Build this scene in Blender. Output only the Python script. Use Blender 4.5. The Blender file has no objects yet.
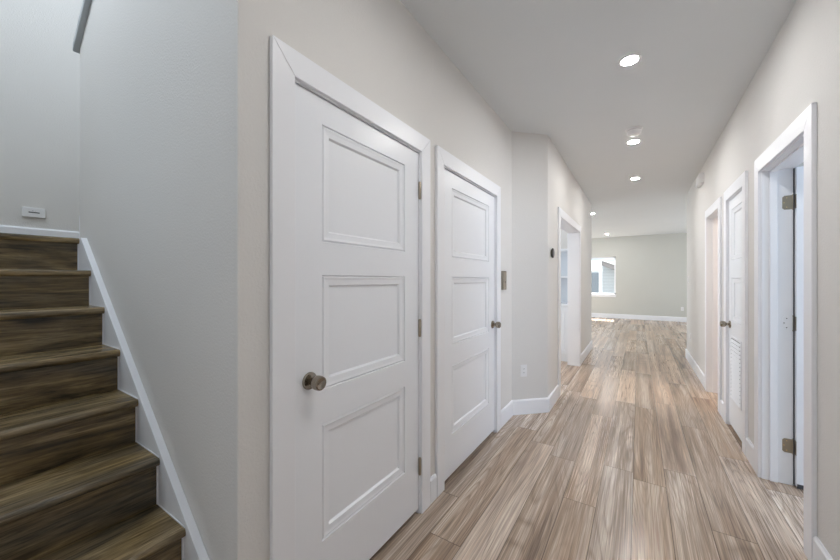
import bpy, bmesh, math, random
from mathutils import Vector, Matrix
random.seed(4)
C = bpy.context.scene.collection
SC = bpy.context.scene

# ------------------------------------------------------------------ camera
cd = bpy.data.cameras.new('camera'); cam = bpy.data.objects.new('camera', cd); C.objects.link(cam)
cd.sensor_width = 36; cd.lens = 14.4; cd.shift_y = -0.0006
cd.clip_start = 0.02; cd.clip_end = 200
cam.location = (0, 0, 1.33); cam.rotation_euler = (math.pi/2, 0, math.radians(33.03))
SC.camera = cam

# ------------------------------------------------------------------ world
w = bpy.data.worlds.new('world'); SC.world = w; w.use_nodes = True
nt = w.node_tree; nt.nodes.clear()
wo = nt.nodes.new('ShaderNodeOutputWorld'); bg = nt.nodes.new('ShaderNodeBackground')
bg.inputs[0].default_value = (.80, .90, 1.0, 1); bg.inputs[1].default_value = .9
nt.links.new(bg.outputs[0], wo.inputs[0])

# ------------------------------------------------------------------ view
vs = SC.view_settings
vs.view_transform = 'Standard'; vs.look = 'None'; vs.gamma = 1; vs.use_curve_mapping = False
vs.exposure = 1.46
SC.cycles.max_bounces = 12; SC.cycles.diffuse_bounces = 8
SC.cycles.sample_clamp_indirect = 6

# ------------------------------------------------------------------ sun, daylight from unseen windows, and added fill
def sun(name, energy, col, rot, ang):
    l = bpy.data.lights.new(name, 'SUN'); l.energy = energy; l.color = col; l.angle = ang
    o = bpy.data.objects.new(name, l); C.objects.link(o); o.rotation_euler = rot; return o
sun('sunlight', 7, (1, .96, .88), (math.radians(-33), 0, math.radians(2)), .009)
def area(name, loc, target, sx, sy, power, col):
    l = bpy.data.lights.new(name, 'AREA'); l.shape = 'RECTANGLE'; l.size = sx; l.size_y = sy; l.energy = power; l.color = col
    o = bpy.data.objects.new(name, l); C.objects.link(o); o.location = loc
    d = Vector(target) - Vector(loc); o.rotation_euler = d.to_track_quat('-Z', 'Y').to_euler(); return o
DAY = (.80, .90, 1.0)
area('foyer_window_light', (-.30, -2.55, 1.55), (-.30, 0, 1.45), 1.3, 2.1, 4.5, (.88, .94, 1.0))
area('stair_low_fill_light', (-1.75, -.585, 1.75), (-1.55, 2, 1.5),   .8, .9, 1.2, (.70, .85, 1.0))  # added fill for the stair side wall; no window stands here
area('stair_window_light', (-2.3, -.58, 4.1), (-2.3, 2, 3.6), 1.6, 1.2, 33, (.80, .90, 1.0))
area('great_room_window_light', (-5.42, 10.4, 1.45), (0, 10.4, 1.45), 4.6, 2.1, 60, (.84, .92, 1.0))
area('great_room_right_light', (3.12, 10.4, 1.3), (0, 10.4, 1.3), 4.0, 2.0, 24, (.84, .92, 1.0))  # area light along the right side; that wall has no door
area('side_room_window_light', (3.42, 2.2, 1.6), (0, 2.2, 1.5), 1.5, 1.4, 22, (.68, .81, 1.0))
area('pantry_window_light', (-3.12, 4.9, 1.7), (0, 4.9, 1.4), 1.2, 1.2, 16, (.88, .94, 1.0))
area('bath_ceiling_light', (1.9, 4.9, 2.70), (1.9, 4.9, 0), .5, .5, 12, (1.0, .82, .66))

# ------------------------------------------------------------------ materials
def mat(name):
    m = bpy.data.materials.new(name); m.use_nodes = True
    return m, m.node_tree, m.node_tree.nodes['Principled BSDF']
def N(nt, t, **k):
    n = nt.nodes.new(t)
    for a, b in k.items(): setattr(n, a, b)
    return n
def noise(nt, vec, scale, detail=2, rough=.5, dist=0):
    n = N(nt, 'ShaderNodeTexNoise'); n.inputs['Scale'].default_value = scale; n.inputs['Detail'].default_value = detail
    n.inputs['Roughness'].default_value = rough; n.inputs['Distortion'].default_value = dist
    if vec is not None: nt.links.new(vec, n.inputs['Vector'])
    return n
def world_pos(nt): return N(nt, 'ShaderNodeNewGeometry').outputs['Position']
def scaled(nt, vec, s, loc=(0, 0, 0)):
    n = N(nt, 'ShaderNodeMapping'); n.inputs['Scale'].default_value = s; n.inputs['Location'].default_value = loc
    nt.links.new(vec, n.inputs['Vector']); return n.outputs[0]
def math_(nt, op, a, b=None, c=None):
    n = N(nt, 'ShaderNodeMath', operation=op)
    for i, x in enumerate((a, b, c)):
        if x is None: continue
        if isinstance(x, (int, float)): n.inputs[i].default_value = x
        else: nt.links.new(x, n.inputs[i])
    return n.outputs[0]
def mix(nt, f, a, b, bt='MIX'):
    n = N(nt, 'ShaderNodeMix', data_type='RGBA', blend_type=bt)
    for i, x in ((0, f), (6, a), (7, b)):
        if isinstance(x, (int, float)): n.inputs[i].default_value = x
        elif isinstance(x, tuple): n.inputs[i].default_value = (*x, 1)
        else: nt.links.new(x, n.inputs[i])
    return n.outputs[2]
def ramp(nt, f, stops):
    n = N(nt, 'ShaderNodeValToRGB'); e = n.color_ramp.elements
    while len(e) < len(stops): e.new(.5)
    for i, (p, c) in enumerate(stops): e[i].position = p; e[i].color = (*c, 1)
    nt.links.new(f, n.inputs[0]); return n.outputs[0]
def bump(nt, b, h, strength, dist):
    n = N(nt, 'ShaderNodeBump'); n.inputs['Strength'].default_value = strength; n.inputs['Distance'].default_value = dist
    nt.links.new(h, n.inputs['Height']); nt.links.new(n.outputs[0], b.inputs['Normal'])
def paint(name, col, rough=.5, tex=0, scale=110, spec=.5):
    m, nt, b = mat(name); b.inputs['Roughness'].default_value = rough
    b.inputs['Specular IOR Level'].default_value = spec
    p = world_pos(nt)
    n = noise(nt, p, 1.3, 3)
    c = mix(nt, n.outputs[0], tuple(x*.975 for x in col), tuple(min(1, x*1.025) for x in col))
    nt.links.new(c, b.inputs['Base Color'])
    if tex: bump(nt, b, noise(nt, p, scale, 3, .55).outputs[0], tex, .003)
    return m
M = {}
M['wall'] = paint('greige_wall_paint', (.70, .685, .665), .8, .55, 120)
M['wall_cool'] = paint('pale_grey_wall_paint', (.575, .575, .54), .8, .5, 120)
M['ceiling'] = paint('ceiling_paint', (.72, .745, .76), .85, .35, 90)
M['trim'] = paint('white_semigloss_trim', (.84, .85, .885), .36)
M['door'] = paint('white_door_enamel', (.84, .86, .90), .32, .06, 60)
M['capgrey'] = paint('grey_cap_paint', (.42, .45, .47), .4)
M['plastic'] = paint('white_plastic', (.82, .82, .83), .35)
M['greyplastic'] = paint('light_grey_plastic', (.5, .49, .5), .4)
M['shelf'] = paint('white_cabinet_paint', (.82, .84, .87), .4)
M['shelfback'] = paint('pale_blue_grey_paint', (.62, .66, .70), .6)
M['slot'] = paint('dark_slot', (.06, .06, .07), .5)
M['stone'] = paint('white_worktop', (.85, .87, .9), .2)
M['ground'] = paint('outside_ground', (.35, .34, .3), .9, .5, 10)
def metal(name, col, rough):
    m, nt, b = mat(name); b.inputs['Metallic'].default_value = 1
    n = noise(nt, scaled(nt, world_pos(nt), (40, 40, 300)), 3, 2)
    nt.links.new(mix(nt, n.outputs[0], tuple(x*.85 for x in col), col), b.inputs['Base Color'])
    b.inputs['Roughness'].default_value = rough; return m
M['nickel'] = metal('satin_nickel', (.34, .30, .245), .2)
M['brass'] = metal('bronze_hinge_plate', (.40, .35, .28), .34)
M['pin'] = metal('brass_hinge_pin', (.75, .55, .28), .3)
M['darkmetal'] = metal('dark_glass_metal', (.10, .10, .09), .25)
def emit(name, col, s):
    m, nt, b = mat(name); nt.nodes.remove(b)
    e = N(nt, 'ShaderNodeEmission'); e.inputs[0].default_value = (*col, 1); e.inputs[1].default_value = s
    nt.links.new(e.outputs[0], nt.nodes['Material Output'].inputs[0]); return m
M['lamp'] = emit('led_lens', (1, .99, .975), 160)
def glass():
    m, nt, b = mat('window_glass'); b.inputs['Transmission Weight'].default_value = 1; b.inputs['Roughness'].default_value = 0
    b.inputs['IOR'].default_value = 1.05; b.inputs['Base Color'].default_value = (.96, .98, 1, 1)
    # thin pane: lets daylight through
    t = N(nt, 'ShaderNodeBsdfTransparent'); g = N(nt, 'ShaderNodeBsdfGlossy'); g.inputs['Roughness'].default_value = .02
    mx = N(nt, 'ShaderNodeMixShader'); mx.inputs[0].default_value = .05; nt.links.new(t.outputs[0], mx.inputs[1]); nt.links.new(g.outputs[0], mx.inputs[2])
    nt.links.new(mx.outputs[0], nt.nodes['Material Output'].inputs[0]); return m
M['glass'] = glass()
M['louvershade'] = paint('painted_louver_shade', (.10, .10, .11), .8)  # dark colour stands in for the shade between slats

def plank_floor():
    m, nt, b = mat('weathered_oak_planks')
    W_, L_ = .178, 1.52
    p = world_pos(nt); s = N(nt, 'ShaderNodeSeparateXYZ'); nt.links.new(p, s.inputs[0])
    xr = math_(nt, 'DIVIDE', math_(nt, 'ADD', s.outputs[0], .03), W_)
    row = math_(nt, 'FLOOR', xr)
    wn = N(nt, 'ShaderNodeTexWhiteNoise', noise_dimensions='1D'); nt.links.new(row, wn.inputs['W'])
    yr = math_(nt, 'ADD', math_(nt, 'DIVIDE', s.outputs[1], L_), math_(nt, 'MULTIPLY', wn.outputs['Value'], 7.3))
    col_ = math_(nt, 'FLOOR', yr)
    cv = N(nt, 'ShaderNodeCombineXYZ'); nt.links.new(row, cv.inputs[0]); nt.links.new(col_, cv.inputs[1])
    idn = N(nt, 'ShaderNodeTexWhiteNoise', noise_dimensions='2D'); nt.links.new(cv.outputs[0], idn.inputs['Vector'])
    pid = idn.outputs['Value']
    # per-plank shifted grain coordinates
    off = N(nt, 'ShaderNodeCombineXYZ'); nt.links.new(math_(nt, 'MULTIPLY', pid, 37.0), off.inputs[0]); nt.links.new(math_(nt, 'MULTIPLY', pid, 91.0), off.inputs[1])
    va = N(nt, 'ShaderNodeVectorMath', operation='ADD'); nt.links.new(p, va.inputs[0]); nt.links.new(off.outputs[0], va.inputs[1])
    g1 = noise(nt, scaled(nt, va.outputs[0], (15, .42, 1)), 1.0, 5, .60, .22)       # broad streaks
    g2 = noise(nt, scaled(nt, va.outputs[0], (170, 2.6, 1)), 1.0, 3, .6, 0)         # fine fibres
    wv = N(nt, 'ShaderNodeTexWave', wave_type='BANDS', bands_direction='X'); nt.links.new(scaled(nt, va.outputs[0], (1, .11, 1)), wv.inputs['Vector'])
    wv.inputs['Scale'].default_value = 13; wv.inputs['Distortion'].default_value = 11; wv.inputs['Detail'].default_value = 2; wv.inputs['Detail Scale'].default_value = 1.4
    base = ramp(nt, g1.outputs[0], [(.33, (.22, .145, .098)), (.43, (.34, .24, .168)), (.53, (.47, .355, .262)), (.66, (.62, .51, .41))])
    grey = ramp(nt, g1.outputs[0], [(.33, (.24, .19, .155)), (.45, (.38, .315, .265)), (.56, (.53, .46, .40)), (.66, (.66, .60, .54))])
    c = mix(nt, math_(nt, 'MULTIPLY', pid, .8), base, grey)
    cn = noise(nt, scaled(nt, va.outputs[0], (7, .75, 1), (5, 2, 0)), 1.0, 0, .5, 0)
    ring = math_(nt, 'PINGPONG', math_(nt, 'MULTIPLY', cn.outputs[0], 15.0), .5)
    mk = noise(nt, scaled(nt, va.outputs[0], (6, .6, 1), (1, 8, 0)), 1.0, 1, .5, 0)
    lines = math_(nt, 'MULTIPLY', ramp(nt, ring, [(.28, (0, 0, 0)), (.5, (1, 1, 1))]), ramp(nt, mk.outputs[0], [(.44, (.06, .06, .06)), (.56, (.62, .62, .62))]))
    c = mix(nt, lines, c, (.24, .175, .13))
    c = mix(nt, .62, c, ramp(nt, g2.outputs[0], [(.36, (.26, .26, .26)), (.5, (.5, .5, .5)), (.62, (.76, .76, .76))]), 'OVERLAY')
    pid2 = math_(nt, 'FRACT', math_(nt, 'MULTIPLY', pid, 13.7))
    br = ramp(nt, pid2, [(0, (.87, .84, .81)), (1, (1.13, 1.11, 1.10))])
    c = mix(nt, 1.0, c, br, 'MULTIPLY')
    # seams
    fx = math_(nt, 'FRACT', xr); fy = math_(nt, 'FRACT', yr)
    ex = math_(nt, 'MULTIPLY', math_(nt, 'MINIMUM', fx, math_(nt, 'SUBTRACT', 1.0, fx)), W_)
    ey = math_(nt, 'MULTIPLY', math_(nt, 'MINIMUM', fy, math_(nt, 'SUBTRACT', 1.0, fy)), L_)
    e = math_(nt, 'MINIMUM', ex, ey)
    seam = math_(nt, 'LESS_THAN', e, .0022)
    c = mix(nt, math_(nt, 'MULTIPLY', seam, .8), c, (.10, .07, .048))
    nt.links.new(c, b.inputs['Base Color'])
    r = math_(nt, 'ADD', math_(nt, 'MULTIPLY', g2.outputs[0], .12), math_(nt, 'ADD', math_(nt, 'MULTIPLY', pid2, .10), .16))
    nt.links.new(r, b.inputs['Roughness'])
    h = math_(nt, 'SUBTRACT', math_(nt, 'MULTIPLY', g2.outputs[0], .25), seam)
    bump(nt, b, h, .18, .0012)
    return m
M['floor'] = plank_floor()

def stair_wood(name, seed, light):
    m, nt, b = mat(name)
    p = world_pos(nt); oi = N(nt, 'ShaderNodeObjectInfo')
    off = N(nt, 'ShaderNodeCombineXYZ')
    for i, k in enumerate((17.0, 53.0, 29.0)): nt.links.new(math_(nt, 'MULTIPLY', oi.outputs['Random'], k), off.inputs[i])
    va = N(nt, 'ShaderNodeVectorMath', operation='ADD'); nt.links.new(p, va.inputs[0]); nt.links.new(off.outputs[0], va.inputs[1])
    v = va.outputs[0]
    g1 = noise(nt, scaled(nt, v, (12, 1.7, 12), (seed, 0, 0)), 1, 5, .6, 1.3)
    g2 = noise(nt, scaled(nt, v, (90, 6, 90)), 1, 4, .7, .5)
    g3 = noise(nt, scaled(nt, v, (5, 1.5, 5), (3, seed, 9)), 1, 2, .5, .6)
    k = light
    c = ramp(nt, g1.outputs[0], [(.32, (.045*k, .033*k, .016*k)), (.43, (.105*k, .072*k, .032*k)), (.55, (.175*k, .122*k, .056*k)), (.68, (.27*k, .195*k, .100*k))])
    c = mix(nt, ramp(nt, g3.outputs[0], [(.45, (0, 0, 0)), (.68, (.55, .55, .55))]), c, (.085*k, .080*k, .068*k))
    c = mix(nt, .8, c, ramp(nt, g2.outputs[0], [(.36, (.22, .22, .22)), (.5, (.5, .5, .5)), (.64, (.80, .80, .80))]), 'OVERLAY')
    # knots
    vo = N(nt, 'ShaderNodeTexVoronoi'); nt.links.new(scaled(nt, v, (6, 2.6, 6)), vo.inputs['Vector']); vo.inputs['Scale'].default_value = 1
    kn = ramp(nt, vo.outputs['Distance'], [(.08, (1, 1, 1)), (.24, (0, 0, 0))])
    c = mix(nt, math_(nt, 'MULTIPLY', kn, .85), c, (.015, .012, .010))
    nt.links.new(c, b.inputs['Base Color']); b.inputs['Roughness'].default_value = .26
    bump(nt, b, g2.outputs[0], .12, .001)
    return m
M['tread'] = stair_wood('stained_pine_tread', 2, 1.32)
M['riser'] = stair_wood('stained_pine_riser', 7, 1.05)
def siding():
    m, nt, b = mat('pale_board_siding')
    p = world_pos(nt); s = N(nt, 'ShaderNodeSeparateXYZ'); nt.links.new(p, s.inputs[0])
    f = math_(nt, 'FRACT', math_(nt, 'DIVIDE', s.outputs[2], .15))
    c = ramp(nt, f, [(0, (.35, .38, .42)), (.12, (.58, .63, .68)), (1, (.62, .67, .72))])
    nt.links.new(c, b.inputs['Base Color']); b.inputs['Roughness'].default_value = .7; return m
M['siding'] = siding()
M['battens'] = paint('white_batten_boards', (.85, .87, .9), .6)
M['roof'] = paint('dark_shingles', (.22, .21, .22), .9, .8, 25)
M['darkglass'] = paint('blue_grey_glass', (.22, .27, .33), .15)

# ------------------------------------------------------------------ helpers
def tag(o, label=None, cat=None, group=None, kind=None):
    if label: o['label'] = label
    if cat: o['category'] = cat
    if group: o['group'] = group
    if kind: o['kind'] = kind
    return o
def box(bm, a, b):
    xs = sorted((a[0], b[0])); ys = sorted((a[1], b[1])); zs = sorted((a[2], b[2]))
    v = [bm.verts.new((x, y, z)) for x in xs for y in ys for z in zs]
    for f in ((0, 1, 3, 2), (4, 6, 7, 5), (0, 4, 5, 1), (2, 3, 7, 6), (0, 2, 6, 4), (1, 5, 7, 3)):
        bm.faces.new([v[i] for i in f])
def prism(bm, poly, axis, lo, hi):
    """poly: 2D points in the plane normal to axis; extruded from lo to hi along it"""
    def P(p, t): return {'x': (t, p[0], p[1]), 'y': (p[0], t, p[1]), 'z': (p[0], p[1], t)}[axis]
    A = [bm.verts.new(P(p, lo)) for p in poly]; B = [bm.verts.new(P(p, hi)) for p in poly]
    n = len(poly)
    bm.faces.new(A[::-1]); bm.faces.new(B)
    for i in range(n): bm.faces.new((A[i], A[(i+1) % n], B[(i+1) % n], B[i]))
def lathe(bm, prof, mtx, seg=32):
    rings = []
    for r, h in prof:
        rings.append([bm.verts.new(mtx @ Vector((r*math.cos(2*math.pi*i/seg), r*math.sin(2*math.pi*i/seg), h))) for i in range(seg)])
    for a, b in zip(rings, rings[1:]):
        for i in range(seg): bm.faces.new((a[i], a[(i+1) % seg], b[(i+1) % seg], b[i]))
    bm.faces.new(rings[0][::-1]); bm.faces.new(rings[-1])
def axis_mtx(loc, d):
    q = Vector(d).to_track_quat('Z', 'Y'); return Matrix.Translation(loc) @ q.to_matrix().to_4x4()
def obj(name, bm, m, parent=None, bevel=0, seg=2, smooth=False, loc=None):
    bmesh.ops.recalc_face_normals(bm, faces=bm.faces)
    me = bpy.data.meshes.new(name); bm.to_mesh(me); bm.free()
    o = bpy.data.objects.new(name, me); C.objects.link(o)
    for k in (m if isinstance(m, list) else [m]): me.materials.append(k)
    if parent is not None: o.parent = parent
    if loc is not None: o.location = loc
    if bevel:
        b = o.modifiers.new('bevel', 'BEVEL'); b.width = bevel; b.segments = seg; b.limit_method = 'ANGLE'; b.angle_limit = math.radians(40)
        b.harden_normals = True
    if smooth or bevel:
        for p in me.polygons: p.use_smooth = True
        if smooth:
            e = o.modifiers.new('split', 'EDGE_SPLIT'); e.split_angle = math.radians(38)
    return o
def empty(name, loc=(0, 0, 0), **k):
    o = bpy.data.objects.new(name, None); C.objects.link(o); o.location = loc; o.empty_display_size = .1
    return tag(o, **k) if k else o
def boxes(name, lst, m, parent=None, bevel=0, **k):
    bm = bmesh.new()
    for a, b in lst: box(bm, a, b)
    o = obj(name, bm, m, parent, bevel)
    if k: tag(o, **k)
    return o

HC = 2.787           # ceiling height
XL = -1.045         # closet wall face
XM = -.766           # wall face beyond the angled corner
XR = .692           # right wall face
YS = .567           # stair side wall face
T = .145            # wall thickness
YE = 7.30           # end of the hall
YF = 13.34          # far wall face
DH = 2.061          # door opening height

def wall_x(name, x0, x1, y0, y1, z1, holes, m, **k):
    """wall whose faces are x0/x1 running along y; holes (ya, yb, za, zb)"""
    L = []; y = y0
    for ya, yb, za, zb in sorted(holes):
        L.append(((x0, y, 0), (x1, ya, z1)))
        if za > 0: L.append(((x0, ya, 0), (x1, yb, za)))
        if zb < z1: L.append(((x0, ya, zb), (x1, yb, z1)))
        y = yb
    L.append(((x0, y, 0), (x1, y1, z1)))
    return boxes(name, L, m, kind='structure', **k)
def wall_y(name, y0, y1, x0, x1, z1, holes, m, **k):
    L = []; x = x0
    for xa, xb, za, zb in sorted(holes):
        L.append(((x, y0, 0), (xa, y1, z1)))
        if za > 0: L.append(((xa, y0, 0), (xb, y1, za)))
        if zb < z1: L.append(((xa, y0, zb), (xb, y1, z1)))
        x = xb
    L.append(((x, y0, 0), (x1, y1, z1)))
    return boxes(name, L, m, kind='structure', **k)

# ------------------------------------------------------------------ floor and ceilings
boxes('floor', [((-6, -3, -.12), (4, 14, 0))], M['floor'], kind='structure', label='weathered grey brown oak plank floor running down the hall', cat='floor')
boxes('ceiling', [((XL, -3, HC), (4, YS+.13, HC+.2)), ((-6, YS+.13, HC), (4, 14, HC+.2))][:1] + [((XL, YS+.13, HC), (4, 14, HC+.2)), ((-6, 1.9, HC), (XL, 14, HC+.2))],
      M['ceiling'], kind='structure', label='smooth pale grey ceiling over the hall and far room', cat='ceiling')

# ------------------------------------------------------------------ doors: openings on the two hall walls
D1 = (.758, 1.610); D2 = (1.860, 2.816); D3 = (4.115, 5.655)
DC = (2.385, 3.142); DB = (3.548, 4.140); DA = (4.498, 5.206)

# ------------------------------------------------------------------ walls
wall_x('wall_left', XL-T, XL, YS, 3.262, HC, [(D1[0], D1[1], 0, DH), (D2[0], D2[1], 0, DH)], M['wall'],
       label='greige hall wall holding the two closed closet doors', cat='wall')
bm = bmesh.new(); prism(bm, [(XL, 3.262), (XM, 3.537), (XM, 3.72), (XM-T, 3.72), (XL-T, 3.445), (XL-T, 3.262)], 'z', 0, HC)
tag(obj('wall_angled', bm, M['wall']), 'short angled greige wall jutting out beyond the closet doors', 'wall', kind='structure')
wall_x('wall_left_far', XM-T, XM, 3.72, YE, HC, [(D3[0], D3[1], 0, DH)], M['wall'],
       label='greige wall around the open pantry doorway', cat='wall')
wall_x('wall_right', XR, XR+T, -2.6, YE, HC, [(DC[0], DC[1], 0, DH), (DB[0], DB[1], 0, DH), (DA[0], DA[1], 0, DH)], M['wall'],
       label='long greige hall wall with three white doorways', cat='wall')
wall_y('wall_far', YF, YF+.18, -6, 4, HC, [(-2.25, -.655, .81, 2.13), (-5.1, -3.0, .5, 2.2)], M['wall_cool'],
       label='pale grey end wall of the far room with the window', cat='wall')
wall_x('wall_great_room_left', -5.6, -5.46, 6.5, YF, HC, [], M['wall_cool'], label='pale side wall of the far room, left end', cat='wall')
wall_x('wall_great_room_right', 3.16, 3.3, YE, YF, HC, [], M['wall_cool'], label='pale side wall of the far room, right end', cat='wall')
wall_y('wall_great_room_back_right', YE-.14, YE, XR+T, 3.3, HC, [], M['wall_cool'], label='pale return wall behind the hall, right side of the far room', cat='wall')
wall_y('wall_great_room_back_left', YE-.14, YE, -5.6, XM-T, HC, [], M['wall_cool'], label='pale return wall behind the pantry', cat='wall')
# stairwell and foyer
SL = .76
def knee_z(x): return 2.692 + SL*(x + 2.755)
bm = bmesh.new(); prism(bm, [(-2.755, 0), (XL-T, 0), (XL-T, knee_z(XL-T)), (-2.755, 2.692)], 'y', YS, YS+.115)
tag(obj('wall_stair_side', bm, M['wall']), 'tall grey wall beside the stairs with its sloping top edge', 'wall', kind='structure')
boxes('wall_stair_landing', [((-3.85, -.72, 0), (-3.7, 1.9, 5.6))], M['wall'], kind='structure', label='grey wall at the back of the stair landing', cat='wall')
boxes('wall_stair_left', [((-3.7, -.72, 0), (XL, -.60, 5.6))], M['wall'], kind='structure', label='grey wall on the near side of the stairs', cat='wall')
boxes('wall_stair_back', [((-3.7, 1.75, 0), (-2.0, 1.9, 5.6)), ((-2.0, 1.75, 2.45), (XL+.001, 1.9, 5.6))], M['wall'], kind='structure', label='grey wall behind the upper flight', cat='wall')
boxes('wall_stairwell_upper', [((XL, -.72, HC+.2), (XL+.12, 1.9, 5.6)), ((XL-T, YS, HC), (XL, YS+.115, 4.2))], M['wall'], kind='structure', label='upper grey wall closing the stairwell', cat='wall')
boxes('ceiling_stairwell', [((-3.85, -.72, 5.6), (XL+.12, 1.9, 5.75))], M['ceiling'], kind='structure', label='high ceiling over the stairwell', cat='ceiling')
boxes('wall_foyer_left', [((XL-.12, -2.6, 0), (XL, -.72, HC))], M['wall'], kind='structure', label='greige wall of the entry beside the stairs', cat='wall')
boxes('wall_foyer_front', [((XL-.12, -2.75, 0), (XR+T, -2.6, HC))], M['wall'], kind='structure', label='front wall of the entry', cat='wall')
# rooms behind the openings
boxes('wall_side_room', [((XR+T, 1.2, 0), (3.6, 1.32, HC)), ((3.46, 1.32, 0), (3.6, 3.3, HC)), ((XR+T, 3.3, 0), (3.6, 3.42, HC))], M['wall_cool'],
      kind='structure', label='pale walls of the bright room behind the open door', cat='wall')
boxes('wall_closet', [((XR+T+.6, 3.42, 0), (XR+T+.72, 4.33, HC)), ((XR+T, 4.33, 0), (3.6, 4.43, HC))], M['wall'], kind='structure', label='closet walls behind the louvered door', cat='wall')
boxes('wall_bath', [((2.9, 4.43, 0), (3.0, 5.9, HC)), ((XR+T, 5.9, 0), (3.0, 6.0, HC))], M['wall'], kind='structure', label='beige walls of the room behind the narrow open doorway', cat='wall')
boxes('wall_closet_left', [((-2.0, YS+.115, 0), (-1.9, 3.45, 2.45)), ((-1.9, YS+.115, 2.35), (XL-T, 1.9, 2.45)), ((-1.9, 1.70, 0), (XL-T, 1.76, 2.35)), ((-2.0, 1.9, 2.45), (-1.9, 3.45, HC))], M['wall'], kind='structure', label='inner walls of the two closed closets', cat='wall')
boxes('wall_pantry', [((-3.3, 3.45, 0), (-3.18, 6.5, HC)), ((-3.18, 6.36, 0), (XM-T, 6.5, HC)), ((-3.18, 3.45, 0), (XL-T, 3.57, HC))], M['wall'],
      kind='structure', label='beige walls of the pantry', cat='wall')

# ------------------------------------------------------------------ baseboards
BH = .145; BT = .016
def base_profile(bm, p0, p1, nrm, z0=0):
    """baseboard from p0 to p1 (xy), standing off the wall along nrm"""
    p0 = Vector((*p0, 0)); p1 = Vector((*p1, 0)); n = Vector((*nrm, 0)).normalized()
    prof = [(0, 0), (BT, 0), (BT, BH-.012), (BT-.008, BH), (0, BH)]
    A = [bm.verts.new(p0 + n*d + Vector((0, 0, z0+z))) for d, z in prof]
    B = [bm.verts.new(p1 + n*d + Vector((0, 0, z0+z))) for d, z in prof]
    bm.faces.new(A[::-1]); bm.faces.new(B)
    for i in range(5): bm.faces.new((A[i], A[(i+1) % 5], B[(i+1) % 5], B[i]))
def baseboard(name, runs, label, z0=0):
    bm = bmesh.new()
    for r in runs: base_profile(bm, *r, z0=z0)
    tag(obj(name, bm, M['trim']), label, 'baseboard', kind='structure')
CW = .090
k = BT*math.tan(math.radians(22.5))
baseboard('baseboard_left', [((XL, YS), (XL, D1[0]-CW), (1, 0)), ((XL, D1[1]+CW), (XL, D2[0]-CW), (1, 0)), ((XL, D2[1]+CW), (XL, 3.262+k), (1, 0)),
          ((XL+.001, 3.262), (XM+.004, 3.537-.001), (1, -1)), ((XM, 3.537-k), (XM, D3[0]-CW), (1, 0)), ((XM, D3[1]+CW), (XM, YE), (1, 0)), ((XM+BT, YE), (XM-1, YE), (0, 1))],
          'white baseboard along the closet door wall and round the angled corner')
baseboard('baseboard_right', [((XR, -2.6), (XR, DC[0]-CW), (-1, 0)), ((XR, DC[1]+CW), (XR, DB[0]-CW), (-1, 0)), ((XR, DB[1]+CW), (XR, DA[0]-CW), (-1, 0)),
          ((XR, DA[1]+CW), (XR, YE), (-1, 0)), ((XR-BT, YE), (XR+2.2, YE), (0, 1))], 'white baseboard between the doorways of the long wall')
baseboard('baseboard_far', [((-5.46, YF), (3.16, YF), (0, -1))], 'white baseboard under the window in the far room')
LZ = 1.562
baseboard('baseboard_landing', [((-3.7, -.60), (-3.7, 1.75), (1, 0)), ((-2.755, YS), (-2.755, YS+.115), (-1, 0))], 'white baseboard on the stair landing', z0=LZ)
baseboard('baseboard_side_room', [((XR+T, 3.3), (3.46, 3.3), (0, -1)), ((3.46, 1.32), (3.46, 3.3), (-1, 0))], 'white baseboard in the bright side room')
baseboard('baseboard_bath', [((2.9, 4.43), (2.9, 5.9), (-1, 0)), ((XR+T, 5.9), (2.9, 5.9), (0, -1))], 'white baseboard in the room behind the narrow doorway')

# ------------------------------------------------------------------ doors
def frame_parts(root, face, back, nx, ya, yb, stop_at=None, stop_w=.035):
    """jamb lining and casings of an opening in a wall running along y. face = hall face x, back = other face x, nx = normal of the hall face"""
    JT = .012; e = .001*nx
    boxes('jamb', [((face+e, ya, 0), (back, ya+JT, DH-JT)), ((face+e, yb-JT, 0), (back, yb, DH-JT)), ((face+e, ya, DH-JT), (back, yb, DH))], M['trim'], root)
    if stop_at is not None:
        a, b = stop_at, stop_at - nx*stop_w; s = .011
        boxes('door_stop', [((a, ya+JT, 0), (b, ya+JT+s, DH-JT-s)), ((a, yb-JT-s, 0), (b, yb-JT, DH-JT-s)), ((a, ya+JT, DH-JT-s), (b, yb-JT, DH-JT))], M['trim'], root, bevel=.002)
    r = .006
    for f, n in ((face, nx), (back, -nx)):
        x1 = f + n*.018
        bm = bmesh.new(); zt = DH+.090; g = .0004
        prism(bm, [(ya-CW+r, 0), (ya+r, 0), (ya+r, DH-r-g), (ya-CW+r, zt-g)], 'x', f, x1)
        prism(bm, [(yb-r, 0), (yb+CW-r, 0), (yb+CW-r, zt-g), (yb-r, DH-r-g)], 'x', f, x1)
        prism(bm, [(ya+r, DH-r), (yb-r, DH-r), (yb+CW-r, zt), (ya-CW+r, zt)], 'x', f, x1)
        obj('casing', bm, M['trim'], root, bevel=.002)
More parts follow.
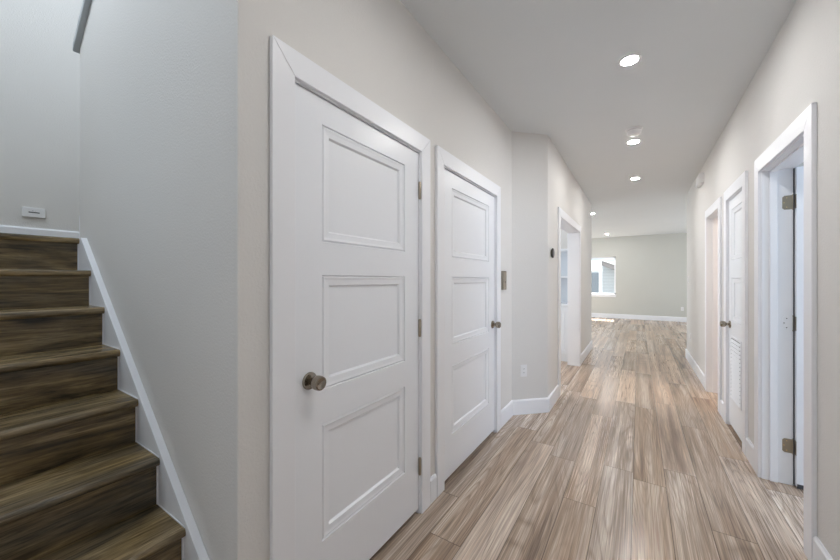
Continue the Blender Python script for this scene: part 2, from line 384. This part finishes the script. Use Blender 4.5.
def slab_mesh(w, h, th, panels):
    """door leaf in its own frame: x 0..w, z 0..h, y 0..th; moulded panels on both faces"""
    bm = bmesh.new()
    xs = sorted({0, w} | {p[0] for p in panels} | {p[1] for p in panels})
    zs = sorted({0, h} | {p[2] for p in panels} | {p[3] for p in panels})
    prof = [(0, 0), (.003, .007), (.010, .001), (.020, .004), (.040, .006), (.047, .015)]
    for y, s in ((0, 1), (th, -1)):
        for i in range(len(xs)-1):
            for j in range(len(zs)-1):
                cx, cz = (xs[i]+xs[i+1])/2, (zs[j]+zs[j+1])/2
                if any(a < cx < b and c < cz < d for a, b, c, d in panels): continue
                bm.faces.new([bm.verts.new((x, y, z)) for x, z in ((xs[i], zs[j]), (xs[i+1], zs[j]), (xs[i+1], zs[j+1]), (xs[i], zs[j+1]))])
        for a, b, c, d in panels:
            prev = None
            for ins, dep in prof:
                q = [bm.verts.new((x, y+s*dep, z)) for x, z in ((a+ins, c+ins), (b-ins, c+ins), (b-ins, d-ins), (a+ins, d-ins))]
                if prev:
                    for i in range(4): bm.faces.new((prev[i], prev[(i+1) % 4], q[(i+1) % 4], q[i]))
                prev = q
            bm.faces.new(prev)
    c = [bm.verts.new((x, y, z)) for x, y, z in ((0, 0, 0), (w, 0, 0), (w, th, 0), (0, th, 0), (0, 0, h), (w, 0, h), (w, th, h), (0, th, h))]
    for f in ((0, 1, 2, 3), (4, 5, 6, 7), (1, 2, 6, 5), (3, 0, 4, 7)): bm.faces.new([c[i] for i in f])
    bmesh.ops.remove_doubles(bm, verts=bm.verts, dist=.0002)
    return bm
def knob(root, loc, d, both=None):
    """door knob on a round rose, pointing along d"""
    for sgn in ((1, -1) if both else (1,)):
        dd = Vector(d)*sgn; l = Vector(loc) if sgn == 1 else Vector(loc) + Vector(d)*(-both)
        m = axis_mtx(l, dd)
        bm = bmesh.new()
        lathe(bm, [(.012, .006), (.012, .022), (.0135, .028), (.022, .033), (.0255, .038), (.027, .046), (.027, .060), (.025, .066), (.021, .0685), (.019, .0675)], m)
        kb = obj('door_knob', bm, M['nickel'], root, smooth=True)
        bm = bmesh.new(); lathe(bm, [(.033, 0), (.033, .004), (.030, .009), (.014, .0105)], m)
        obj('rose', bm, M['nickel'], kb, smooth=True)
def hinge_barrel(root, x, y, z, h=.09, r=.008):
    bm = bmesh.new(); lathe(bm, [(.003, -h/2-.006), (r*.8, -h/2-.003), (r, -h/2), (r, h/2), (r*.8, h/2+.003), (.003, h/2+.006)], axis_mtx((x, y, z), (0, 0, 1)), 16)
    return obj('hinge', bm, M['brass'], root, smooth=True)

def closed_door(name, face, nx, ya, yb, zpan, knob_y, hinge_y, hinge_z, knob_z, label, stile, louver=None, casing_back=True):
    root = empty(name, (face, (ya+yb)/2, 0)); tag(root, label, 'door', kind='structure')
    grp = empty_child = root
    inv = Matrix.Translation(root.location).inverted()
    def adopt():
        for ch in root.children: ch.matrix_parent_inverse = inv
    JT = .012; th = .035
    frame_parts(root, face, face-nx*T, nx, ya, yb, stop_at=face-nx*(.004+th+.001))
    y0, y1 = ya+JT+.003, yb-JT-.003; w_ = y1-y0; z0 = .028; h_ = DH-JT-.003-z0
    pans = [(stile-.015, w_-stile+.015, a-z0, b-z0) for a, b in zpan]
    if louver: pans_s = pans
    bm = slab_mesh(w_, h_, th, pans)
    # local (x, y, z) -> world
    if nx > 0: mt = Matrix(((0, -1, 0, face-.004), (1, 0, 0, y0), (0, 0, 1, z0), (0, 0, 0, 1)))
    else:      mt = Matrix(((0, 1, 0, face+.004), (1, 0, 0, y0), (0, 0, 1, z0), (0, 0, 0, 1)))
    bmesh.ops.transform(bm, matrix=mt, verts=bm.verts)
    sl = obj('slab', bm, M['door'], root)
    knob(root, (face-nx*.004, knob_y, knob_z), (nx, 0, 0))
    for z in hinge_z: hinge_barrel(root, face+nx*.005, hinge_y, z)
    if louver:
        a, b = louver
        g0, g1 = y0+stile-.01, y1-stile+.01
        xf = face-nx*.004
        boxes('louver_frame', [((xf, g0, a), (xf+nx*.008, g1, a+.016)), ((xf, g0, b-.016), (xf+nx*.008, g1, b)), ((xf, g0, a+.016), (xf+nx*.008, g0+.016, b-.016)), ((xf, g1-.016, a+.016), (xf+nx*.008, g1, b-.016))], M['trim'], root, bevel=.0015)
        boxes('louver_shade_sheet', [((xf, g0+.016, a+.016), (xf+nx*.0008, g1-.016, b-.016))], M['louvershade'], root)  # thin dark sheet on the solid leaf paints the shade behind the slats
        bm = bmesh.new(); n = 16; st = (b-a-.032)/n
        for i in range(n):
            z = a+.016+st*i
            prism(bm, [(xf+nx*.012, z+.001), (xf+nx*.0135, z+.003), (xf+nx*.002, z+st*.72), (xf+nx*.0008, z+st*.60)], 'y', g0+.016, g1-.016)
        obj('louver_slats', bm, M['trim'], root)
    adopt()
    for ch in root.children:
        pass
    return root

Z3 = [(.293, .757), (.892, 1.347), (1.478, 1.945)]
closed_door('door_1', XL, 1, D1[0], D1[1], Z3, .842, 1.610-.012, (1.835, 1.055, .270), .945,
            'nearest white three-panel closet door, wide, closed, with round bronze knob', .145)
closed_door('door_2', XL, 1, D2[0], D2[1], Z3, 2.752, 1.860+.012, (1.845, 1.055, .262), .945,
            'second white three-panel closet door, closed, knob beside the wall keypad', .145)
closed_door('door_5', XR, -1, DB[0], DB[1], [(.960, 1.345), (1.50, 1.955)], 4.076, 3.548+.012, (1.85, .222), .925,
            'narrow white closed door with a louvered lower vent', .115, louver=(.275, .83))
# cased openings without a leaf in view
def adopt(root):
    inv = Matrix.Translation(root.location).inverted()
    for ch in root.children: ch.matrix_parent_inverse = inv
r = empty('door_3', (XM, 4.9, 0)); tag(r, 'open doorway to the pantry with white casing and jamb', 'doorway', kind='structure')
frame_parts(r, XM, XM-T, 1, D3[0], D3[1]); adopt(r)
r = empty('door_6', (XR, 4.85, 0)); tag(r, 'narrow open doorway, farthest in the long wall, beige room behind', 'doorway', kind='structure')
frame_parts(r, XR, XR+T, -1, DA[0], DA[1], stop_at=XR+.04, stop_w=.05)
boxes('strike_plate', [((XR+.012, DA[0]+.0125, .90), (XR+.034, DA[0]+.014, .96))], M['brass'], r)
adopt(r)
# the open door at the right
r = empty('door_4', (XR, 2.76, 0)); tag(r, 'wide white doorway nearest the camera with its door standing open inward', 'door', kind='structure')
frame_parts(r, XR, XR+T, -1, DC[0], DC[1], stop_at=XR+.036, stop_w=.036)
pin = (XR+T+.004, DC[1]-.008)
w_ = DC[1]-DC[0]-.030
bm = slab_mesh(w_, DH-.03, .035, [(.13, w_-.13, a-.014, b-.014) for a, b in Z3])
bmesh.ops.transform(bm, matrix=Matrix.Translation((pin[0]+.002, pin[1]-.038, .014)), verts=bm.verts)
obj('slab', bm, M['door'], r)
knob(r, (pin[0]+w_-.07, pin[1]-.038, .945), (0, -1, 0))
yj = DC[1]-.012
for z, full in ((1.83, 1), (1.047, 0), (.252, 1)):
    h = hinge_barrel(r, pin[0]-.004, pin[1]-.002, z, .092, .0052)
    hm = h.data.materials; 
    bm = bmesh.new()
    prism(bm, [(XR+T-.002, z-.045), (XR+T-.040, z-.045), (XR+T-.050, z-.035), (XR+T-.050, z+.035), (XR+T-.040, z+.045), (XR+T-.002, z+.045)], 'y', yj-.0022, yj)
    lf = obj('jamb_leaf', bm, M['brass'] if full else M['trim'], h)
    bm = bmesh.new()
    for dz in (-.03, 0, .03):
        lathe(bm, [(.0032, 0), (.0032, .0008)], axis_mtx((XR+T-.030-(.012 if dz == 0 else 0), yj-.0022, z+dz), (0, -1, 0)), 10)
    obj('screws', bm, M['pin'] if full else M['slot'], h)
    boxes('door_leaf', [((pin[0]+.0005, pin[1]-.036, z-.045), (pin[0]+.0022, pin[1]-.006, z+.045))], M['brass'], h)
boxes('weatherstrip', [((XR+T-.0005, yj-.004, .01), (pin[0]+.0015, yj+.012, DH-.015))], M['slot'], r)
boxes('door_sweep', [((pin[0]+.004, pin[1]-.040, .003), (pin[0]+w_, pin[1]-.036, .030))], M['slot'], r, .001)
adopt(r)

# ------------------------------------------------------------------ staircase
st = empty('staircase', (-1.9, 0, 0)); tag(st, 'stained dark pine staircase climbing beside the tall grey wall', 'staircase')
Y0 = -.595; SK = .028
n_tr = [(-1.11, .229)] + [(-1.327-.217*i, .458+.184*i) for i in range(7)]
prevz = 0
for i, (x, z) in enumerate(n_tr):
    last = i == len(n_tr)-1
    xb = -3.7 if last else n_tr[i+1][0]-.030
    ye = YS-SK
    bm = bmesh.new(); rad = .016
    nose = [(x-rad+rad*math.cos(a), z-rad+rad*math.sin(a)) for a in [math.radians(90-180*t/10) for t in range(11)]]
    poly = nose + [(x-.028, z-.032), (xb, z-.032), (xb, z)]
    if last:
        prism(bm, nose+[(x-.12, z-.032), (x-.12, z)], 'y', Y0, ye)
        obj('tread', bm, M['tread'], st, smooth=True)
        boxes('floor_landing', [((x-.12, Y0, z-.06), (-3.7, YS-SK, z)), ((-2.756, YS-SK, z-.06), (-3.7, 1.75, z))], M['tread'], kind='structure', label='dark wooden stair landing', cat='floor')
    else:
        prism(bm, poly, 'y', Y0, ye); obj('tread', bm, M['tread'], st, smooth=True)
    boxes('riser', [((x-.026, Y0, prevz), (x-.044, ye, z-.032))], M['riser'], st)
    prevz = z
# skirt board: stepped board with a sloping top
def sk_top(x): return .362 + .848*(-1.193 - x)
bm = bmesh.new()
xa, xb = -1.05, -2.755
prism(bm, [(xa, 0), (xa, sk_top(xa)), (-2.61, sk_top(-2.61)), (xb, sk_top(-2.61)), (xb, 0)], 'y', YS-SK+.0005, YS-.001)
obj('skirt_board', bm, M['trim'], st, bevel=.002)
for i in range(1, 8): boxes("caulk_strip", [((n_tr[i][0]-.026, YS-SK-.003, n_tr[i-1][1]), (n_tr[i][0]-.019, YS-SK+.001, n_tr[i][1]-.032))], M["trim"], st)
for i in range(7): boxes('caulk_line', [((n_tr[i][0]-.008, YS-SK-.002, n_tr[i][1]), (n_tr[i+1][0]-.026, YS-SK+.001, n_tr[i][1]+.004))], M['trim'], st)
inv = Matrix.Translation(st.location).inverted()
for ch in st.children: ch.matrix_parent_inverse = inv
# sloping cap on the stair side wall
bm = bmesh.new()
c0, c1 = -2.785, XL-.002
prism(bm, [(c0, knee_z(c0)+.0), (c1, knee_z(c1)+.0), (c1, knee_z(c1)+.044), (c0, knee_z(c0)+.044)], 'y', YS-.026, YS+.140)
tag(obj('trim_1', bm, M['capgrey'], bevel=.004), 'grey sloping cap rail on top of the stair side wall', 'cap rail', kind='structure')

# ------------------------------------------------------------------ ceiling lights
def ceiling_light(x, y, label):
    t = empty('ceiling_light', (x, y, HC)); tag(t, label, 'ceiling light', 'round recessed ceiling lights')
    bm = bmesh.new(); lathe(bm, [(.066, 0), (.066, -.003), (.062, -.007), (.052, -.008), (.0465, -.004)], Matrix.Translation((0, 0, 0)), 40)
    obj('trim_ring', bm, M['plastic'], t, smooth=True)
    bm = bmesh.new(); lathe(bm, [(.046, -.0045), (.046, -.006), (.042, -.0072), (.02, -.0078)], Matrix(), 40)
    obj('lens', bm, M['lamp'], t, smooth=True)
ceiling_light(-.048, 2.627, 'round glowing ceiling light above the closet doors, largest in view')
ceiling_light(-.044, 4.205, 'round glowing ceiling light just behind the smoke detector')
ceiling_light(-.040, 5.74, 'round glowing ceiling light near the end of the hall')
ceiling_light(-.855, 8.29, 'small glowing ceiling light past the pantry wall edge in the far room')
ceiling_light(-.840, 12.26, 'faint tiny ceiling light close to the far end wall')
ceiling_light(-.048, 1.04, 'round ceiling light of the hall row beside the stair foot')

t = empty('smoke_detector', (-.036, 3.865, HC)); tag(t, 'round white smoke detector between the first two hall ceiling lights', 'smoke detector')
bm = bmesh.new(); lathe(bm, [(.074, 0), (.074, -.006), (.066, -.010)], Matrix(), 36); obj('mounting_plate', bm, M['plastic'], t, smooth=True)
bm = bmesh.new(); lathe(bm, [(.056, -.010), (.056, -.018), (.062, -.020), (.060, -.036), (.050, -.052), (.030, -.058), (.01, -.0585)], Matrix(), 36)
hs = obj('housing', bm, M['plastic'], t, smooth=True)
bm = bmesh.new(); lathe(bm, [(.0585, -.0105), (.0585, -.0155)], Matrix(), 36); obj('vent_gap', bm, M['greyplastic'], hs)

# ------------------------------------------------------------------ wall devices
def plate_mtx(loc, nrm):
    n = Vector(nrm).normalized(); z = Vector((0, 0, 1)); x = z.cross(n)
    m = Matrix((( x.x, z.x, n.x, loc[0]), (x.y, z.y, n.y, loc[1]), (x.z, z.z, n.z, loc[2]), (0, 0, 0, 1))); return m   # local x right, y up, z out
def lbox(bm, m, a, b):
    c = bmesh.new(); box(c, a, b); bmesh.ops.transform(c, matrix=m, verts=c.verts)
    me = bpy.data.meshes.new('tmp'); c.to_mesh(me); c.free(); bm.from_mesh(me); bpy.data.meshes.remove(me)
def lpart(name, m, lst, mt, parent, bevel=0):
    bm = bmesh.new()
    for a, b in lst: lbox(bm, m, a, b)
    return obj(name, bm, mt, parent, bevel)
def outlet(loc, nrm, label, kind='wall_outlet', cat='outlet', group=None, landscape=False, switch=False):
    t = empty(kind, loc); tag(t, label, cat, group)
    m = plate_mtx((0, 0, 0), nrm); W2, H2 = (.057, .035) if landscape else (.035, .0585)
    lpart('cover_plate', m, [((-W2, -H2, 0), (W2, H2, .006))], M['plastic'], t, .002)
    if switch:
        lpart('rocker', m, [((-.0165, -.033, .006), (.0165, .033, .011))], M['plastic'], t, .0015)
    else:
        lpart('receptacle', m, [((-.0165, -.033, .006), (.0165, .033, .0085))], M['plastic'], t, .001)
        for sx in (-.006, .006):
            for sy in (-.018, .019): lpart('slot', m, [((sx-.0015, sy-.005, .0085), (sx+.0015, sy+.005, .0090))], M['slot'], t)
    return t
outlet((-.9547, 3.351, .427), (1, -1, 0), 'white outlet plate low on the angled wall')
outlet((1.155, YF, .406), (0, -1, 0), 'tiny white outlet low on the far end wall')
outlet((XR, 6.76, .424), (-1, 0, 0), 'white outlet low near the end of the long wall')
outlet((XR, 7.05, 1.33), (-1, 0, 0), 'white rocker switch at the far end of the long wall', 'light_switch', 'light switch', switch=True)
# low cover plate on the landing wall
t = empty('cover_plate', (-3.7, .519, 1.817)); tag(t, 'white rectangular plate with a dark slot, low on the landing wall', 'wall plate')
m = plate_mtx((0, 0, 0), (1, 0, 0))
lpart('face_plate', m, [((-.056, -.0345, 0), (.056, .0345, .016))], M['plastic'], t, .003)
lpart('slot', m, [((-.027, -.004, .0162), (.027, .003, .0168))], M['slot'], t, .0)
lpart('indicator_marks', m, [((-.010, .009, .0162), (-.003, .014, .0166)), ((.006, .009, .0162), (.009, .014, .0166))], M['greyplastic'], t)
# nickel keypad beside the second closet door
t = empty('wall_keypad', (XL, 3.005, 1.322)); tag(t, 'slim brushed metal keypad beside the second closet door', 'keypad')
m = plate_mtx((0, 0, 0), (1, 0, 0))
lpart('housing', m, [((-.046, -.086, 0), (.046, .086, .020))], M['nickel'], t, .003)
lpart('face', m, [((-.036, -.076, .020), (.036, .076, .0215))], M['brass'], t, .001)
lpart('button', m, [((-.006, -.022, .0215), (.006, -.006, .0235))], M['darkmetal'], t, .001)
# thermostat
t = empty('thermostat', (XM, 3.70, 1.606)); tag(t, 'small round dark thermostat on the wall before the pantry doorway', 'thermostat')
bm = bmesh.new(); lathe(bm, [(.038, 0), (.040, .004), (.050, .010), (.052, .017), (.050, .021)], axis_mtx((0, 0, 0), (1, 0, 0)), 36); obj('ring', bm, M['darkmetal'], t, smooth=True)
bm = bmesh.new(); lathe(bm, [(.048, .0205), (.047, .023), (.02, .0245)], axis_mtx((0, 0, 0), (1, 0, 0)), 36); obj('display', bm, M['slot'], t, smooth=True)
# door chime box
t = empty('door_chime', (XR, 5.62, 2.612)); tag(t, 'white door chime box high on the long wall near the ceiling', 'door chime')
m = plate_mtx((0, 0, 0), (-1, 0, 0))
lpart('housing', m, [((-.14, -.062, 0), (.14, .062, .045))], M['plastic'], t, .004)
lpart('cover', m, [((-.13, -.052, .045), (.13, .052, .052))], M['plastic'], t, .003)

# ------------------------------------------------------------------ pantry built-in
cab = empty('pantry_cabinet', (-1.7, 6.1, 0)); tag(cab, 'white built-in pantry cabinet seen through the open doorway', 'cabinet')
X0, X1 = -2.62, -.925; YA, YB = 5.85, 6.355
P = []
boxes('plinth', [((X0, YA+.004, 0), (X1, YB, .10))], M['shelf'], cab)
boxes('carcass', [((X0, YA+.002, .10), (X1, YB, .895))], M['shelf'], cab)
boxes('worktop', [((X0, YA-.02, .895), (X1, YB, .935))], M['stone'], cab, .003)
nw = 4; dw = (X1-X0-.03)/nw
for i in range(nw):
    a = X1-.015-dw*i-.004; b = a-dw+.008
    bm = slab_mesh(abs(a-b), .74, .02, [(.055, abs(a-b)-.055, .055, .685)])
    bmesh.ops.transform(bm, matrix=Matrix.Translation((b, YA-.019, .125)), verts=bm.verts)
    d = obj('door', bm, M['shelf'], cab)
    bm = bmesh.new(); lathe(bm, [(.006, 0), (.006, .014), (.013, .02), (.012, .027), (.005, .029)], axis_mtx((b+.03 if i % 2 == 0 else a-.03, YA-.019, .80), (0, -1, 0)), 16)
    obj('knob', bm, M['nickel'], d, smooth=True)
boxes('upper_frame', [((X1-.022, YA+.12, .935), (X1, YB, 1.83)), ((X0, YA+.12, .935), (X0+.022, YB, 1.83)), ((-1.79, YA+.12, .935), (-1.75, YB, 1.83)), ((X0, YA+.12, 1.808), (X1, YB, 1.84))], M['shelf'], cab)
boxes('back_panel', [((X0+.022, YB-.012, .935), (X1-.022, YB, 1.808))], M['shelfback'], cab)
boxes('shelf', [((X0+.022, YA+.125, 1.360), (-1.79, YB-.012, 1.385)), ((-1.75, YA+.125, 1.360), (X1-.022, YB-.012, 1.385))], M['shelf'], cab)
inv = Matrix.Translation(cab.location).inverted()
for ch in cab.children: ch.matrix_parent_inverse = inv

# ------------------------------------------------------------------ far window
r = empty('window_1', (-1.45, YF, 0)); tag(r, 'white framed window in the far end wall', 'window', kind='structure')
wa, wb, wz0, wz1 = -2.25, -.655, .81, 2.13
boxes('window_frame', [((wa, YF+.10, wz0), (wb, YF+.15, wz0+.05)), ((wa, YF+.10, wz1-.05), (wb, YF+.15, wz1)), ((wa, YF+.10, wz0), (wa+.05, YF+.15, wz1)), ((wb-.045, YF+.10, wz0), (wb, YF+.15, wz1)), ((-1.47, YF+.10, wz0), (-1.43, YF+.15, wz1))], M['trim'], r)
boxes('pane', [((wa+.05, YF+.122, wz0+.05), (-1.47, YF+.126, wz1-.05)), ((-1.43, YF+.122, wz0+.05), (wb-.045, YF+.126, wz1-.05))], M['glass'], r)
boxes('window_sill', [((wa-.04, YF-.03, wz0-.02), (wb+.03, YF+.10, wz0+.004))], M['trim'], r, .003)
boxes('apron', [((wa-.02, YF-.014, wz0-.085), (wb+.01, YF, wz0-.02))], M['trim'], r, .002)
adopt(r)
r = empty('added_sun_window', (-4.05, YF, 0)); tag(r, 'second wide window added out of view in the far end wall to let in sun', 'window', kind='structure')  # unseen window, added so sun bounces off the floor to the ceiling
wa, wb, wz0, wz1 = -5.1, -3.0, .5, 2.2
boxes('window_frame', [((wa, YF+.10, wz0), (wb, YF+.15, wz0+.05)), ((wa, YF+.10, wz1-.05), (wb, YF+.15, wz1)), ((wa, YF+.10, wz0), (wa+.05, YF+.15, wz1)), ((wb-.05, YF+.10, wz0), (wb, YF+.15, wz1)), ((-4.07, YF+.10, wz0), (-4.03, YF+.15, wz1))], M['trim'], r)
boxes('pane', [((wa+.05, YF+.122, wz0+.05), (wb-.05, YF+.126, wz1-.05))], M['glass'], r)
adopt(r)

# ------------------------------------------------------------------ outside
boxes('ground_outside', [((-12, 13.52, -.4), (10, 32, -.25))], M['ground'], kind='structure', label='ground outside the window', cat='ground')
hs = empty('neighbor_house', (-2, 19, -.25)); tag(hs, 'pale neighbouring house with porch posts seen through the window', 'house')
boxes('wall', [((-7, 19, -.25), (1.5, 19.2, 5))], M['siding'], hs)
boxes('porch_beam', [((-7, 17.9, 1.72), (-1.42, 18.1, 2.25))], M['battens'], hs)
for x in (-5.2, -3.4, -1.50): boxes('porch_post', [((x-.07, 17.93, -.25), (x+.07, 18.07, 1.72))], M['battens'], hs)
bm = bmesh.new(); prism(bm, [(-1.42, 2.20), (-1.42, 1.98), (.9, .95), (.9, 1.25)], 'y', 17.6, 19); obj('stair_roof', bm, M['roof'], hs)
bm = bmesh.new(); prism(bm, [(-1.42, 2.26), (-1.42, 2.20), (.9, 1.25), (.9, 1.33)], 'y', 17.5, 19); obj('fascia', bm, M['battens'], hs)
boxes('window', [((-2.3, 18.96, .3), (-1.62, 19, 1.65))], M['darkglass'], hs)
bm = bmesh.new(); prism(bm, [(-.9, .55), (-.9, .45), (.4, 1.25), (.4, 1.35)], 'y', 17.8, 17.9); obj('handrail', bm, M['battens'], hs)
boxes('upper_boards', [((-7, 18.94, 2.5), (1.5, 19, 5))], M['battens'], hs)
inv = Matrix.Translation(hs.location).inverted()
for ch in hs.children: ch.matrix_parent_inverse = inv
